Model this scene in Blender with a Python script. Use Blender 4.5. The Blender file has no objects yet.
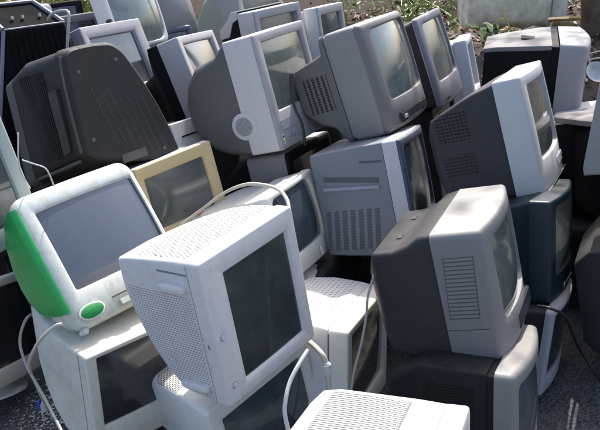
import bpy, bmesh, math, random
from mathutils import Vector, Matrix, noise
random.seed(7)
R=math.radians
S=bpy.context.scene
COL=S.collection

# ------------------------------------------------------------ camera
FPX,CP,CR,CH=839.6,0.3479,0.1742,1.770
fw=Vector((0,math.cos(CP),-math.sin(CP))); rt=Vector((1,0,0)); up=rt.cross(fw)
c_,s_=math.cos(CR),math.sin(CR)
rt,up=c_*rt-s_*up, s_*rt+c_*up
cam=bpy.data.cameras.new('camera'); co=bpy.data.objects.new('camera',cam); COL.objects.link(co)
m=Matrix((rt,up,-fw)).transposed().to_4x4(); m.translation=Vector((0,0,CH)); co.matrix_world=m
cam.sensor_width=36; cam.lens=36*FPX/600; cam.clip_end=500; cam.clip_start=.05
S.camera=co
def at(x,y,Y):
    """a point of the place at depth Y seen at photograph pixel x,y"""
    v=fw+(x-300)/FPX*rt-(y-215)/FPX*up
    return Vector((0,0,CH))+v*(Y/v.y)

# ------------------------------------------------------------ materials
def nt(name):
    m=bpy.data.materials.new(name); m.use_nodes=True; t=m.node_tree; t.nodes.clear()
    return m,t
class G:
    def __init__(s,t): s.t=t
    def n(s,typ,**k):
        o=s.t.nodes.new(typ)
        for a,b in k.items(): setattr(o,a,b)
        return o
    def l(s,a,b): s.t.links.new(a,b)
    def put(s,sock,v):
        if isinstance(v,(int,float)): sock.default_value=v
        elif isinstance(v,(tuple,list)): sock.default_value=tuple(v) if len(v)==len(sock.default_value) else tuple(v)+(1,)
        else: s.l(v,sock)
    def m(s,op,a,b=0,c=None):
        o=s.n('ShaderNodeMath',operation=op); s.put(o.inputs[0],a); s.put(o.inputs[1],b)
        if c is not None: s.put(o.inputs[2],c)
        return o.outputs[0]
    def mix(s,f,a,b):
        o=s.n('ShaderNodeMix',data_type='RGBA'); s.put(o.inputs[0],f); s.put(o.inputs[6],a); s.put(o.inputs[7],b)
        return o.outputs[2]
    def noise(s,vec,scale,det=4,rough=.6,out=0,dist=0):
        o=s.n('ShaderNodeTexNoise'); s.l(vec,o.inputs['Vector']); o.inputs['Scale'].default_value=scale
        o.inputs['Detail'].default_value=det; o.inputs['Roughness'].default_value=rough; o.inputs['Distortion'].default_value=dist
        return o.outputs[out]
    def ramp(s,v,a,b):
        o=s.n('ShaderNodeMapRange'); s.put(o.inputs[0],v); o.inputs[1].default_value=a; o.inputs[2].default_value=b
        return o.outputs[0]
def finish(g,bsdf):
    o=g.n('ShaderNodeOutputMaterial'); g.l(bsdf.outputs[0],o.inputs[0])
def holes(g,sep,pat):
    """regular perforations: pat=(axis_a,axis_b,pitch_a,pitch_b,half_a,half_b,stagger,box(min xyz,max xyz))"""
    a,b,pa,pb,ha,hb,st,lo,hi=pat
    ax={'x':sep.outputs[0],'y':sep.outputs[1],'z':sep.outputs[2]}
    bb=g.m('DIVIDE',ax[b],pb); row=g.m('FLOOR',bb)
    fb=g.m('ABSOLUTE',g.m('SUBTRACT',g.m('FRACT',bb),.5))
    aa=g.m('ADD',g.m('DIVIDE',ax[a],pa),g.m('MULTIPLY',row,.5 if st else 0))
    fa=g.m('ABSOLUTE',g.m('SUBTRACT',g.m('FRACT',aa),.5))
    if pat_round(pat):
        r=g.m('SQRT',g.m('ADD',g.m('POWER',g.m('MULTIPLY',fa,pa),2),g.m('POWER',g.m('MULTIPLY',fb,pb),2)))
        f=g.m('LESS_THAN',r,ha)
    else:
        f=g.m('MULTIPLY',g.m('LESS_THAN',fa,ha/pa),g.m('LESS_THAN',fb,hb/pb))
    for i,k in enumerate('xyz'):
        f=g.m('MULTIPLY',f,g.m('GREATER_THAN',ax[k],lo[i])); f=g.m('MULTIPLY',f,g.m('LESS_THAN',ax[k],hi[i]))
    return f
def pat_round(p): return p[4]==p[5]
def plastic(name,col,rough=.45,grime=.35,gcol=None,pats=(),spec=.4,trans=0,streak=0,bump=.12,seed=0,dust=None):
    m,t=nt(name); g=G(t); tc=g.n('ShaderNodeTexCoord'); P=tc.outputs['Object']
    mp=g.n('ShaderNodeMapping'); mp.inputs['Location'].default_value=(seed*3.1,seed*1.7,seed); g.l(P,mp.inputs[0]); Q=mp.outputs[0]
    if dust is None: dust=.34 if max(col)>.1 else .06
    gcol=gcol or tuple(c*.45+k for c,k in zip(col,(.03,.025,.015)))
    n1=g.ramp(g.noise(Q,7,7,.7),.42,.68); n2=g.ramp(g.noise(Q,38,5,.7),.48,.7)
    gr=g.m('MULTIPLY',g.m('ADD',g.m('MULTIPLY',n1,.55),g.m('MULTIPLY',n2,.45)),grime)
    # scuffs: thin pale scratches
    mp2=g.n('ShaderNodeMapping'); mp2.inputs['Scale'].default_value=(3,3,60); mp2.inputs['Rotation'].default_value=(.5+seed*.37,.9+seed*.61,seed+.3); g.l(P,mp2.inputs[0])
    sc=g.m('MULTIPLY',g.ramp(g.noise(mp2.outputs[0],6,3,.5),.63,.67),g.m('MULTIPLY',n1,.25+streak))
    wv=g.ramp(g.noise(Q,90,3,.6),.66,.71); gr=g.m('MAXIMUM',gr,g.m('MULTIPLY',wv,min(.8,grime*1.8)))
    sk=g.ramp(g.noise(Q,330,2,.5),.70,.74); gr=g.m('MAXIMUM',gr,g.m('MULTIPLY',sk,.7))
    mp3=g.n('ShaderNodeMapping'); mp3.inputs['Scale'].default_value=(16,16,2.2); g.l(Q,mp3.inputs[0])
    rn=g.ramp(g.noise(mp3.outputs[0],2.4,5,.7,dist=.4),.52,.72); gr=g.m('MINIMUM',g.m('ADD',gr,g.m('MULTIPLY',rn,grime*.55)),1)
    c=g.mix(gr,col,gcol); c=g.mix(sc,c,tuple(min(1,x*1.5+(.08 if max(col)>.1 else .025)) for x in col))
    # settled dust on upward surfaces
    geo=g.n('ShaderNodeNewGeometry'); sp=g.n('ShaderNodeSeparateXYZ'); g.l(geo.outputs['Normal'],sp.inputs[0])
    du=g.m('MULTIPLY',g.ramp(sp.outputs[2],.5,.95),g.m('MULTIPLY',g.ramp(g.noise(Q,22,5,.75),.3,.75),dust))
    c=g.mix(du,c,(.42,.38,.32))
    b=g.n('ShaderNodeBsdfPrincipled')
    h=None
    if pats:
        sep=g.n('ShaderNodeSeparateXYZ'); g.l(P,sep.inputs[0])
        for p in pats:
            f=holes(g,sep,p[:9]); h=f if h is None else g.m('MAXIMUM',h,f)
            c=g.mix(f,c,p[9] if len(p)>9 else (.012,.012,.014))
    g.l(c,b.inputs['Base Color'])
    rr=g.m('ADD',rough+.06,g.m('MULTIPLY',g.noise(Q,16,5,.7),.18)); g.l(g.m('ADD',rr,g.m('MULTIPLY',gr,.3)),b.inputs['Roughness'])
    b.inputs['Specular IOR Level'].default_value=spec
    if trans: b.inputs['Transmission Weight'].default_value=trans
    bp=g.n('ShaderNodeBump'); bp.inputs['Strength'].default_value=bump; bp.inputs['Distance'].default_value=.0006
    g.l(g.noise(P,420,2,.5),bp.inputs['Height'])
    if h is not None:
        b2=g.n('ShaderNodeBump',invert=True); b2.inputs['Strength'].default_value=.6; b2.inputs['Distance'].default_value=.003
        g.l(h,b2.inputs['Height']); g.l(bp.outputs[0],b2.inputs['Normal']); bp=b2
    g.l(bp.outputs[0],b.inputs['Normal']); finish(g,b); return m
def glass(name,col=(.05,.062,.062),dust=.3,dcol=(.30,.30,.28),rough=.07,seed=0):
    m,t=nt(name); g=G(t); tc=g.n('ShaderNodeTexCoord'); P=tc.outputs['Object']
    mp=g.n('ShaderNodeMapping'); mp.inputs['Location'].default_value=(seed*2.3,0,seed); g.l(P,mp.inputs[0]); Q=mp.outputs[0]
    n=g.m('MULTIPLY',g.ramp(g.noise(Q,6,7,.7,dist=.6),.42,.8),dust)  # dust blotches, also standing in for broken reflections on the tube
    mp2=g.n('ShaderNodeMapping'); mp2.inputs['Scale'].default_value=(22,1,2.2); mp2.inputs['Rotation'].default_value=(0,R(12),0); g.l(Q,mp2.inputs[0])
    n2=g.m('MULTIPLY',g.ramp(g.noise(mp2.outputs[0],2.2,4,.6),.55,.72),dust*.35)
    f=g.m('ADD',n,n2)
    b=g.n('ShaderNodeBsdfPrincipled'); g.l(g.mix(f,col,dcol),b.inputs['Base Color'])
    g.l(g.m('ADD',rough,g.m('MULTIPLY',f,.5)),b.inputs['Roughness']); b.inputs['Specular IOR Level'].default_value=.8
    b.inputs['Coat Weight'].default_value=.4; b.inputs['Coat Roughness'].default_value=.05
    finish(g,b); return m
def simple(name,col,rough=.5,metal=0,nscale=20,var=.3,bump=0,col2=None):
    m,t=nt(name); g=G(t); tc=g.n('ShaderNodeTexCoord'); P=tc.outputs['Object']
    n=g.ramp(g.noise(P,nscale,5,.65),.3,.72)
    b=g.n('ShaderNodeBsdfPrincipled'); c2=col2 or tuple(x*(1-var) for x in col)
    g.l(g.mix(n,c2,col),b.inputs['Base Color']); b.inputs['Roughness'].default_value=rough; b.inputs['Metallic'].default_value=metal
    if bump:
        bp=g.n('ShaderNodeBump'); bp.inputs['Strength'].default_value=1; bp.inputs['Distance'].default_value=bump
        g.l(g.noise(P,nscale*1.5,6,.7),bp.inputs['Height']); g.l(bp.outputs[0],b.inputs['Normal'])
    finish(g,b); return m

# ------------------------------------------------------------ mesh helpers
def link(name,bm,mat,parent=None,loc=None,smooth=35):
    me=bpy.data.meshes.new(name); bmesh.ops.recalc_face_normals(bm,faces=bm.faces); bm.to_mesh(me); bm.free()
    for i in (mat if isinstance(mat,(list,tuple)) else [mat]): me.materials.append(i)
    if smooth:
        for p in me.polygons: p.use_smooth=True
        me.set_sharp_from_angle(angle=R(smooth))
    o=bpy.data.objects.new(name,me); COL.objects.link(o)
    if parent: o.parent=parent
    if loc is not None: o.location=loc
    return o
K1,M1=5,6
def rr(xl,xr,zb,zt,r,tp=0):
    """rounded rectangle outline in x,z, constant vertex count; tp narrows the top"""
    r=max(1e-4,min(r,(xr-xl)/2-1e-4,(zt-zb)/2-1e-4)); P=[]
    cs=[(xr-r,zb+r,-90),(xr-r,zt-r,0),(xl+r,zt-r,90),(xl+r,zb+r,180)]
    for i,(cx,cz,a0) in enumerate(cs):
        arc=[(cx+r*math.cos(R(a0+90*k/K1)),cz+r*math.sin(R(a0+90*k/K1))) for k in range(K1+1)]
        P+=arc
        nx,nz,na=cs[(i+1)%4]; e=(nx+r*math.cos(R(na)),nz+r*math.sin(R(na)))
        for k in range(1,M1): P.append((arc[-1][0]+(e[0]-arc[-1][0])*k/M1,arc[-1][1]+(e[1]-arc[-1][1])*k/M1))
    if tp:
        cx=(xl+xr)/2; P=[(cx+(x-cx)*(1-tp*(z-zb)/(zt-zb)),z) for x,z in P]
    return P
def loft(bm,rings,cap0=True,cap1=True):
    vs=[[bm.verts.new(p) for p in r] for r in rings]; n=len(vs[0])
    for a,b in zip(vs,vs[1:]):
        for i in range(n): bm.faces.new((a[i],a[(i+1)%n],b[(i+1)%n],b[i]))
    if cap0: bm.faces.new(vs[0])
    if cap1: bm.faces.new(list(reversed(vs[-1])))
    return vs
def ring(y,xl,xr,zb,zt,r,tp=0): return [(x,y,z) for x,z in rr(xl,xr,zb,zt,r,tp)]
def box(bm,a,b,bev=0):
    vs=[bm.verts.new((x,y,z)) for x in (a[0],b[0]) for y in (a[1],b[1]) for z in (a[2],b[2])]
    fs=[bm.faces.new([vs[i] for i in f]) for f in ((0,1,3,2),(4,6,7,5),(0,4,5,1),(2,3,7,6),(0,2,6,4),(1,5,7,3))]
    if bev: bmesh.ops.bevel(bm,geom=list({e for f in fs for e in f.edges}),offset=bev,segments=2,affect='EDGES',clamp_overlap=True)
def tube(bm,pts,r,seg=8,sub=6,taper=None):
    P=[]; pts=[Vector(p) for p in pts]
    for i in range(len(pts)-1):
        p0=pts[max(i-1,0)];p1=pts[i];p2=pts[i+1];p3=pts[min(i+2,len(pts)-1)]
        for k in range(sub):
            t=k/sub; P.append(.5*((2*p1)+(p2-p0)*t+(2*p0-5*p1+4*p2-p3)*t*t+(3*p1-p0-3*p2+p3)*t**3))
    P.append(pts[-1]); rings=[]; u=None
    for i,p in enumerate(P):
        d=(P[min(i+1,len(P)-1)]-P[max(i-1,0)]).normalized()
        if u is None: u=d.orthogonal().normalized()
        u=(u-d*u.dot(d)).normalized(); v=d.cross(u); q=r if taper is None else r+(taper-r)*i/(len(P)-1)
        rings.append([p+q*(math.cos(2*math.pi*k/seg)*u+math.sin(2*math.pi*k/seg)*v) for k in range(seg)])
    loft(bm,rings)
def disc(bm,c,ax,r,h,seg=20,rx=None):
    """short rounded cylinder centred c along axis ax (x,y,z), outer face in the negative direction for h<0"""
    rx=rx or r; rings=[]
    for q,t in ((1,0),(1,.7),(.86,1)):
        R_=[]
        for k in range(seg):
            a=2*math.pi*k/seg; u,v=rx*q*math.cos(a),r*q*math.sin(a)
            p={'y':(u,h*t,v),'x':(h*t,u,v),'z':(u,v,h*t)}[ax]; R_.append(Vector(c)+Vector(p))
        rings.append(R_)
    loft(bm,rings)
def tag(o,label,cat=None,group=None,kind=None):
    if label: o['label']=label
    if cat: o['category']=cat
    if group: o['group']=group
    if kind: o['kind']=kind
    return o

# ------------------------------------------------------------ monitor builder
def rotm(ypr):
    y,p,r=map(R,ypr)
    return Matrix.Rotation(y,3,'Z')@Matrix.Rotation(p,3,'X')@Matrix.Rotation(r,3,'Y')
class Mon: pass
def monitor(name,label,cat,group,pos,ypr,W,H,d,scr,bezel,shell,back,glassm,body=None,depth=.38,er=.012,cr=.02,rec=.012,
            sr=.005,bulge=.010,curve=(0,0),scale=1,base=False,basem=None,shellrings=None,cut=0):
    """face centre at pos; local x right, y into the cabinet, z up"""
    M=rotm(ypr); k=scale
    P=Vector((0,0,CH))+(Vector(pos)-Vector((0,0,CH)))*k
    off=Vector((0,depth/2,-H/2))
    root=bpy.data.objects.new(name,None); COL.objects.link(root); root.empty_display_size=.1
    root.matrix_world=Matrix.Translation(P+M@(off*k))@M.to_4x4()@Matrix.Scale(k,4)
    tag(root,label,cat,group); L=-off
    o=Mon(); o.root=root; o.L=L; o.W=W; o.H=H; o.d=d; o.M=M; o.P=P; o.k=k
    w,h=W/2,H/2; sx,sz,sw,sh=scr; sw/=2; sh/=2
    def cy(x,z): return curve[0]*(x/w)**2+curve[1]*(z/h)**2
    def R_(y,xl,xr,zb,zt,r,cv=1): return [(x,y+cv*cy(x,z),z) for x,z in rr(xl,xr,zb,zt,r)]
    bd=min(max(er+.003,.012),d) if shell is not bezel else d      # depth of the bezel moulding
    bm=bmesh.new(); rings=[]
    rings.append(R_(bd,-w,w,-h,h,cr,0 if bd>=d-1e-6 and max(curve)>0 else 1))
    rings.append(R_(er,-w,w,-h,h,cr)); 
    for a in (30,60,90):
        q=er*(1-math.cos(R(a))) ; yy=er*(1-math.sin(R(a)))
        rings.append(R_(yy,-w+q,w-q,-h+q,h-q,max(cr-q,.004)))
    # face steps towards the screen opening
    for t in (.5,): 
        rings.append([tuple(Vector(a)*(1-t)+Vector(b)*t) for a,b in zip(rings[-1],R_(0,sx-sw-.004,sx+sw+.004,sz-sh-.004,sz+sh+.004,sr+.004))])
    rings.append(R_(0,sx-sw-.004,sx+sw+.004,sz-sh-.004,sz+sh+.004,sr+.004))
    rings.append(R_(.002,sx-sw,sx+sw,sz-sh,sz+sh,sr))
    rings.append(R_(rec+.004,sx-sw+.006,sx+sw-.006,sz-sh+.006,sz+sh-.006,sr))
    rings=[[tuple(p) for p in r] for r in rings]
    loft(bm,rings,False,False); o.bezel=link('front_bezel',bm,bezel,root,L,40)
    # picture tube glass
    bm=bmesh.new(); NX,NZ=18,16; vv=[]
    for a in range(NX+1):
        col=[]
        for b_ in range(NZ+1):
            u,v=2*a/NX-1,2*b_/NZ-1; x,z=sx+u*(sw+.003),sz+v*(sh+.003)
            col.append(bm.verts.new((x,rec+cy(x,z)-bulge*(1-u*u)*(1-.55*v*v)-bulge*.3*(1-v*v)+.002,z)))
        vv.append(col)
    for a in range(NX):
        for b_ in range(NZ): bm.faces.new((vv[a][b_],vv[a+1][b_],vv[a+1][b_+1],vv[a][b_+1]))
    o.screen=link('screen',bm,glassm,root,L,60)
    # front shell
    if shell is not bezel:
        bm=bmesh.new()
        if shellrings: rs=[ring(*q) for q in shellrings]
        else: rs=[R_(bd+.0015,-w,w,-h,h,cr,1),R_(max(d,bd+.01),-w,w,-h,h,cr,0)]
        loft(bm,[R_(bd+.0015,-w+.003,w-.003,-h+.003,h-.003,cr,1)]+rs+[ring(rs[-1][0][1] if shellrings else max(d,bd+.01),-w+.012,w-.012,-h+.012,h-.012,cr)],False,False)
        o.shell=link('front_shell',bm,shell,root,L,40)
        d=max(d,bd+.01)
    # rear cover
    if body is None:
        body=[(d+.001,-w+.008,w-.008,-h+.008,h-.008,cr),(d+.03,-w+.012,w-.012,-h+.012,h-.015,cr+.01),(d+(depth-d)*.45,-w*.86,w*.86,-h*.92,h*.9,.04),
              (depth-.02,-w*.62,w*.62,-h*.8,h*.62,.05),(depth,-w*.56,w*.56,-h*.72,h*.55,.04)]
    bm=bmesh.new(); loft(bm,[ring(*q) for q in body],True,True); o.back=link('rear_cover',bm,back,root,L,40)
    if base:
        bm=bmesh.new(); 
        rs=[]
        for q,z in ((.62,-h-.012),(.75,-h-.03),(1,-h-.045),(1,-h-.055)):
            rs.append([(q*w*.72*math.cos(2*math.pi*i/32),.16+q*.15*math.sin(2*math.pi*i/32),z) for i in range(32)])
        loft(bm,rs); o.base=link('swivel_base',bm,basem or back,root,L)
    return o
def part(o,name,bm,mat,smooth=35,label=None,parent=None):
    p=link(name,bm,mat,parent or o.root,o.L if not parent else None,smooth)
    if label: p['label']=label
    return p
def W_(o,x,y,z): return o.P+o.M@(Vector((x,y,z))*o.k)
def btn(o,x,z,r,mat,h=-.003,name='button',rx=None,y=0):
    bm=bmesh.new(); disc(bm,(x,y,z),'y',r,h,20,rx); return part(o,name,bm,mat)
def slab(o,name,a,b,mat,bev=.002,label=None):
    bm=bmesh.new(); box(bm,a,b,bev); return part(o,name,bm,mat,label=label)
def cable(name,label,pts,r,mat,cat='cable',group=None,sub=8):
    c=sum((Vector(p) for p in pts),Vector())/len(pts); bm=bmesh.new(); tube(bm,[Vector(p)-c for p in pts],r,8,sub)
    o=link(name,bm,mat,None,c,80); tag(o,label,cat,group); return o

POSE={
 'A':((-0.550,2.240,0.989),(44.7,-28.6,1.1),0.400,0.406,0.050,(0.016,0.024,0.333,0.249)),
 'B':((-0.156,2.232,0.706),(49.6,0.8,-1.4),0.422,0.460,0.047,(0.027,-0.007,0.273,0.363)),
 'C':((-0.673,2.728,0.228),(40.7,7.2,4.4),0.439,0.426,0.242,(0.011,0.051,0.379,0.290)),
 'DD':((-0.209,2.335,0.240),(40.6,6.7,-8.3),0.423,0.421,0.141,(0.007,0.018,0.345,0.260)),
 'EE':((0.139,2.598,0.231),(65.5,6.2,8.3),0.421,0.409,0.069,(0.009,0.024,0.342,0.258)),
 'X':((0.622,2.334,0.634),(64.6,-5.4,2.2),0.448,0.414,0.178,(0.013,0.028,0.315,0.236)),
 'Y':((0.601,2.153,0.232),(63.5,3.5,9.9),0.449,0.402,0.078,(0.000,0.016,0.366,0.275)),
 'Z':((0.857,2.645,0.175),(59.3,10.4,6.7),0.364,0.327,0.047,(0.000,0.013,0.298,0.224)),
 'W':((0.933,2.745,0.505),(60.1,2.1,8.6),0.398,0.363,0.097,(0.007,0.031,0.303,0.228)),
 'R':((0.966,2.987,0.878),(63.8,-8.8,5.6),0.470,0.420,0.116,(0.006,0.028,0.349,0.266)),
 'O':((0.535,3.490,1.077),(61.4,-11.5,3.0),0.492,0.452,0.195,(0.019,0.043,0.386,0.288)),
 'P':((0.828,4.046,0.989),(65.0,-11.7,2.9),0.466,0.432,0.043,(0.006,0.034,0.374,0.282)),
 'N':((0.070,3.560,1.076),(61.7,-7.3,3.0),0.466,0.480,0.149,(0.007,0.067,0.369,0.276)),
 'K':((-0.263,3.578,1.156),(74.6,-13.4,5.9),0.425,0.393,0.093,(0.001,0.033,0.348,0.262)),
 'I':((-0.658,3.883,1.226),(62.0,-15.2,5.0),0.427,0.405,0.062,(-0.014,0.027,0.328,0.247)),
 'AA':((0.521,3.218,0.642),(70.2,-5.4,8.9),0.455,0.444,0.091,(-0.001,0.042,0.385,0.289)),
 'CC':((0.016,3.047,0.631),(61.3,-9.2,2.9),0.394,0.338,0.050,(-0.011,0.028,0.322,0.244)),
 'BB':((-0.507,3.703,0.639),(38.9,-4.5,-1.3),0.381,0.358,0.060,(-0.004,-0.002,0.300,0.226)),
 'D':((-1.270,3.216,0.331),(79.2,-3.2,15.5),0.462,0.430,0.060,(0.000,0.019,0.428,0.325)),
 'E':((-0.918,2.211,1.196),(42.2,-2.6,-4.7),0.424,0.413,0.060,(-0.002,-0.018,0.352,0.265)),
 'T':((1.363,3.685,0.815),(71.7,9.9,0.6),0.497,0.437,0.138,(0.000,0.017,0.404,0.303)),
 'J':((-1.162,8.246,0.958),(46.5,-31.0,7.2),0.462,0.422,0.338,(0.014,0.001,0.405,0.304)),
 'M':((0.084,5.153,1.040),(47.4,-3.1,2.7),0.420,0.391,0.140,(0.000,0.016,0.347,0.261)),
 'MM':((0.424,5.491,0.958),(61.8,-1.7,4.5),0.402,0.390,0.146,(-0.003,0.022,0.330,0.248)),
 'FF':((0.271,1.587,0.400),(76.2,5.4,24.9),0.421,0.396,0.100,(0.000,0.016,0.348,0.262)),
}
G1='old computer monitors dumped in the pile'; G2='old television sets dumped in the pile'
def mk(key,name,label,cat,group,*a,**k):
    pos,ypr,W,H,d,scr=POSE[key]; 
    for q in ('pos','ypr','W','H','d','scr'):
        if q in k: 
            v=k.pop(q); pos,ypr,W,H,d,scr=[v if q==z else x for z,x in zip(('pos','ypr','W','H','d','scr'),(pos,ypr,W,H,d,scr))]
    return monitor(name,label,cat,group,pos,ypr,W,H,d,scr,*a,**k)
# ------------------------------------------------------------ paints
DARK=(.012,.012,.014)
pw=lambda n,c,**k: plastic(n,c,**k)
screen_a=glass('screen_slate',(.075,.088,.105),.14,(.24,.24,.23),.12,1)
screen_g=glass('screen_grey_green',(.085,.105,.095),.45,(.34,.36,.32),.05,2)
screen_g2=glass('screen_pale_green',(.10,.125,.115),.45,(.38,.40,.36),.05,5)
screen_k=glass('screen_black',(.026,.026,.028),.22,(.13,.13,.13),.10,3)
screen_b=glass('screen_blue_grey',(.04,.055,.065),.3,(.20,.22,.23),.07,4)
screen_d=glass('screen_dark_grey',(.040,.047,.045),.3,(.13,.14,.13),.16,6)

# 1 green sided all-in-one
a_body=plastic('frosted_white_plastic',(.62,.65,.60),rough=.28,grime=.7,gcol=(.36,.34,.24),seed=1)
a_green=plastic('green_translucent_plastic',(.01,.46,.08),rough=.15,grime=.7,gcol=(.03,.27,.08),trans=.25,spec=.6,seed=2)
A=mk('A','all_in_one_computer','white all-in-one computer with bright green side panel and slate screen, tilted back','computer',G1,
 a_body,a_body,a_body,screen_a,scale=1.15,cr=.045,er=.022,rec=.008,sr=.008,bulge=.005,d=.05,depth=.40,curve=(.012,.008),
 body=[(.052,-.196,.196,-.200,.198,.045),(.10,-.192,.192,-.198,.188,.05),(.15,-.185,.185,-.185,.15,.06),(.20,-.17,.17,-.155,.11,.06),(.30,-.13,.13,-.12,.06,.06),(.38,-.08,.08,-.09,.0,.04),(.40,-.05,.05,-.07,-.03,.02)])
bm=bmesh.new(); ol=[(.012,.172),(.05,.178),(.10,.16),(.15,.118),(.185,.05),(.197,-.01),(.192,-.06),(.165,-.098),(.12,-.122),(.06,-.136),(.014,-.142),(.012,-.08),(.012,.0),(.012,.09)]
rs=[]
for t,x in ((1,-.192),(1,-.2045),(.93,-.209),(.7,-.214),(.35,-.217)):
    cy_,cz_=.09,.01; rs.append([(x,cy_+(y-cy_)*t,cz_+(z-cz_)*t) for y,z in ol])
loft(bm,rs); part(A,'side_panel',bm,a_green,60,'translucent bright green side panel')
btn(A,-.140,-.164,.023,a_body,-.004,'badge_rim',.041,y=.006); btn(A,-.140,-.164,.019,plastic('dark_green_badge',(.01,.27,.06),rough=.3,grime=.5,pats=[('x','z',.006,.006,.0016,.0016,1,(-1,-1,-1),(1,1,1),(.0,.14,.03))]),-.006,'badge',.036,y=.006)
slab(A,'disc_slot',(-.07,-.001,-.158),(.07,.004,-.154),simple('slot_grey',(.10,.10,.10)),.001)
slab(A,'control_panel',(-.055,-.003,-.188),(-.005,.004,-.170),a_body,.002)
slab(A,'foot',(-.185,.02,-.213),(-.165,.05,-.196),a_body,.004)

# 2 big white monitor lying on its side
b_pl=plastic('white_perforated_plastic',(.62,.605,.59),rough=.46,grime=.5,gcol=(.42,.39,.33),seed=3,streak=.2,
 pats=[('y','z',.0115,.0080,.0034,.0014,1,(-.23,.060,-.215),(-.196,.322,.122),(.16,.16,.19)),
       ('x','y',.0125,.0115,.0035,.0035,1,(-.185,.066,.19),(.19,.275,.24),(.05,.05,.06))])
b_w=plastic('white_cabinet_plastic',(.62,.605,.59),rough=.46,grime=.5,gcol=(.42,.39,.33),seed=4)
B=mk('B','computer_monitor','large white monitor lying on its side, perforated casing, two round buttons, narrow dark screen','monitor',G1,
 b_w,b_w,b_pl,screen_d,d=.047,cr=.014,er=.007,rec=.010,sr=.003,bulge=.004,depth=.345,scr=(.0235,-.011,.292,.352),
 body=[(.049,-.2085,.2085,-.2275,.2275,.014),(.10,-.208,.208,-.222,.226,.016),(.150,-.208,.20,-.216,.222,.012),(.185,-.208,.19,-.200,.219,.012),(.225,-.208,.165,-.162,.216,.012),(.265,-.207,.11,-.104,.212,.012),(.295,-.206,.05,-.045,.208,.012),(.320,-.205,-.02,.02,.204,.012),(.338,-.203,-.07,.09,.200,.012),(.345,-.198,-.09,.12,.194,.01)])
slab(B,'seam',(-.2112,.0465,-.22),(-.2100,.0485,.22),simple('seam_grey',(.18,.18,.2)),0)
slab(B,'seam',(-.20,.0465,.2290),(.20,.0485,.2303),simple('seam_grey_top',(.3,.3,.32)),0)
bg=simple('button_ring_grey',(.20,.20,.24)); 
for (x,z,r) in ((-.177,-.011,.0105),(-.1725,-.17,.0105)):
    btn(B,x,z,r,bg,-.001,'button_ring'); btn(B,x,z,r*.82,b_w,-.003,'button')
btn(B,-.176,-.138,.0016,bg,-.001,'indicator_lamp')
for z0,z1 in ((.130,.156),(-.192,-.166)):
    bm=bmesh.new(); rs=[]
    for q,x in ((1,-.205),(1,-.219),(.85,-.224),(.5,-.226)):
        rs.append([(x,.120+q*.054*max(-1,min(1,1.25*math.cos(2*math.pi*i/24))),(z0+z1)/2+q*.015*math.sin(2*math.pi*i/24)) for i in range(24)])
    loft(bm,rs); part(B,'foot',bm,b_w,60)
slab(B,'groove',(-.2095,.055,.186),(-.206,.172,.192),simple('groove_shadow',(.22,.22,.26)),.001)
for y in (.165,.185): 
    bm=bmesh.new(); disc(bm,(-.186,y,.2235),'z',.0035,.001,12); part(B,'screw',bm,bg)
slab(B,'latch',(-.2125,.025,-.036),(-.2105,.030,-.022),bg,.001)

# 3 cream monitor under the green one
c_pl=plastic('cream_plastic',(.60,.59,.52),rough=.42,grime=.55,gcol=(.36,.32,.20),seed=5,
   pats=[('x','y',.016,.0075,.006,.0022,0,(-.165,.29,.215),(.15,.46,.29),(.06,.06,.05))])
c_f=plastic('cream_bezel_plastic',(.64,.63,.56),rough=.42,grime=.5,gcol=(.40,.36,.24),seed=6)
C=mk('C','computer_monitor','cream tube monitor with black screen directly underneath the green sided computer','monitor',G1,
 c_f,c_pl,c_pl,screen_k,scale=.88,cr=.012,er=.006,depth=.50,bulge=.010,
 shellrings=[(.032,-.219,.219,-.212,.212,.012),(.10,-.219,.219,-.212,.213,.012),(.24,-.214,.214,-.20,.218,.02)],
 body=[(.242,-.212,.212,-.197,.222,.02),(.32,-.205,.205,-.16,.235,.02),(.40,-.19,.19,-.11,.245,.03),(.47,-.17,.17,-.04,.245,.03),(.50,-.15,.15,.02,.23,.03)])
# 4 monitor beneath the big white one
d_pl=plastic('off_white_plastic',(.68,.68,.65),rough=.4,grime=.3,gcol=(.46,.42,.32),seed=7,
   pats=[('x','y',.0125,.008,.0045,.0022,1,(-.2,.17,.18),(.2,.34,.25),(.07,.07,.07)),('y','z',.012,.012,.003,.003,1,(-.23,.2,-.06),(-.19,.34,.06),(.40,.40,.39))])
d_f=plastic('off_white_bezel_plastic',(.70,.70,.67),rough=.4,grime=.25,gcol=(.5,.46,.36),seed=8)
slab(C,'seam',(-.2200,.052,-.20),(-.2185,.0545,.205),simple('seam_cream',(.20,.19,.15)),0)
DDm=mk('DD','computer_monitor','off-white tube monitor with blue-grey screen pinned beneath the big white sideways monitor','monitor',G1,
 d_f,d_f,d_pl,screen_b,cr=.02,er=.006,depth=.42,
 body=[(.143,-.210,.210,-.20,.208,.02),(.16,-.210,.210,-.205,.200,.02),(.28,-.206,.206,-.195,.190,.03),(.36,-.195,.195,-.17,.165,.04),(.41,-.18,.18,-.14,.12,.04),(.42,-.16,.16,-.12,.10,.03)])
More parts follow.
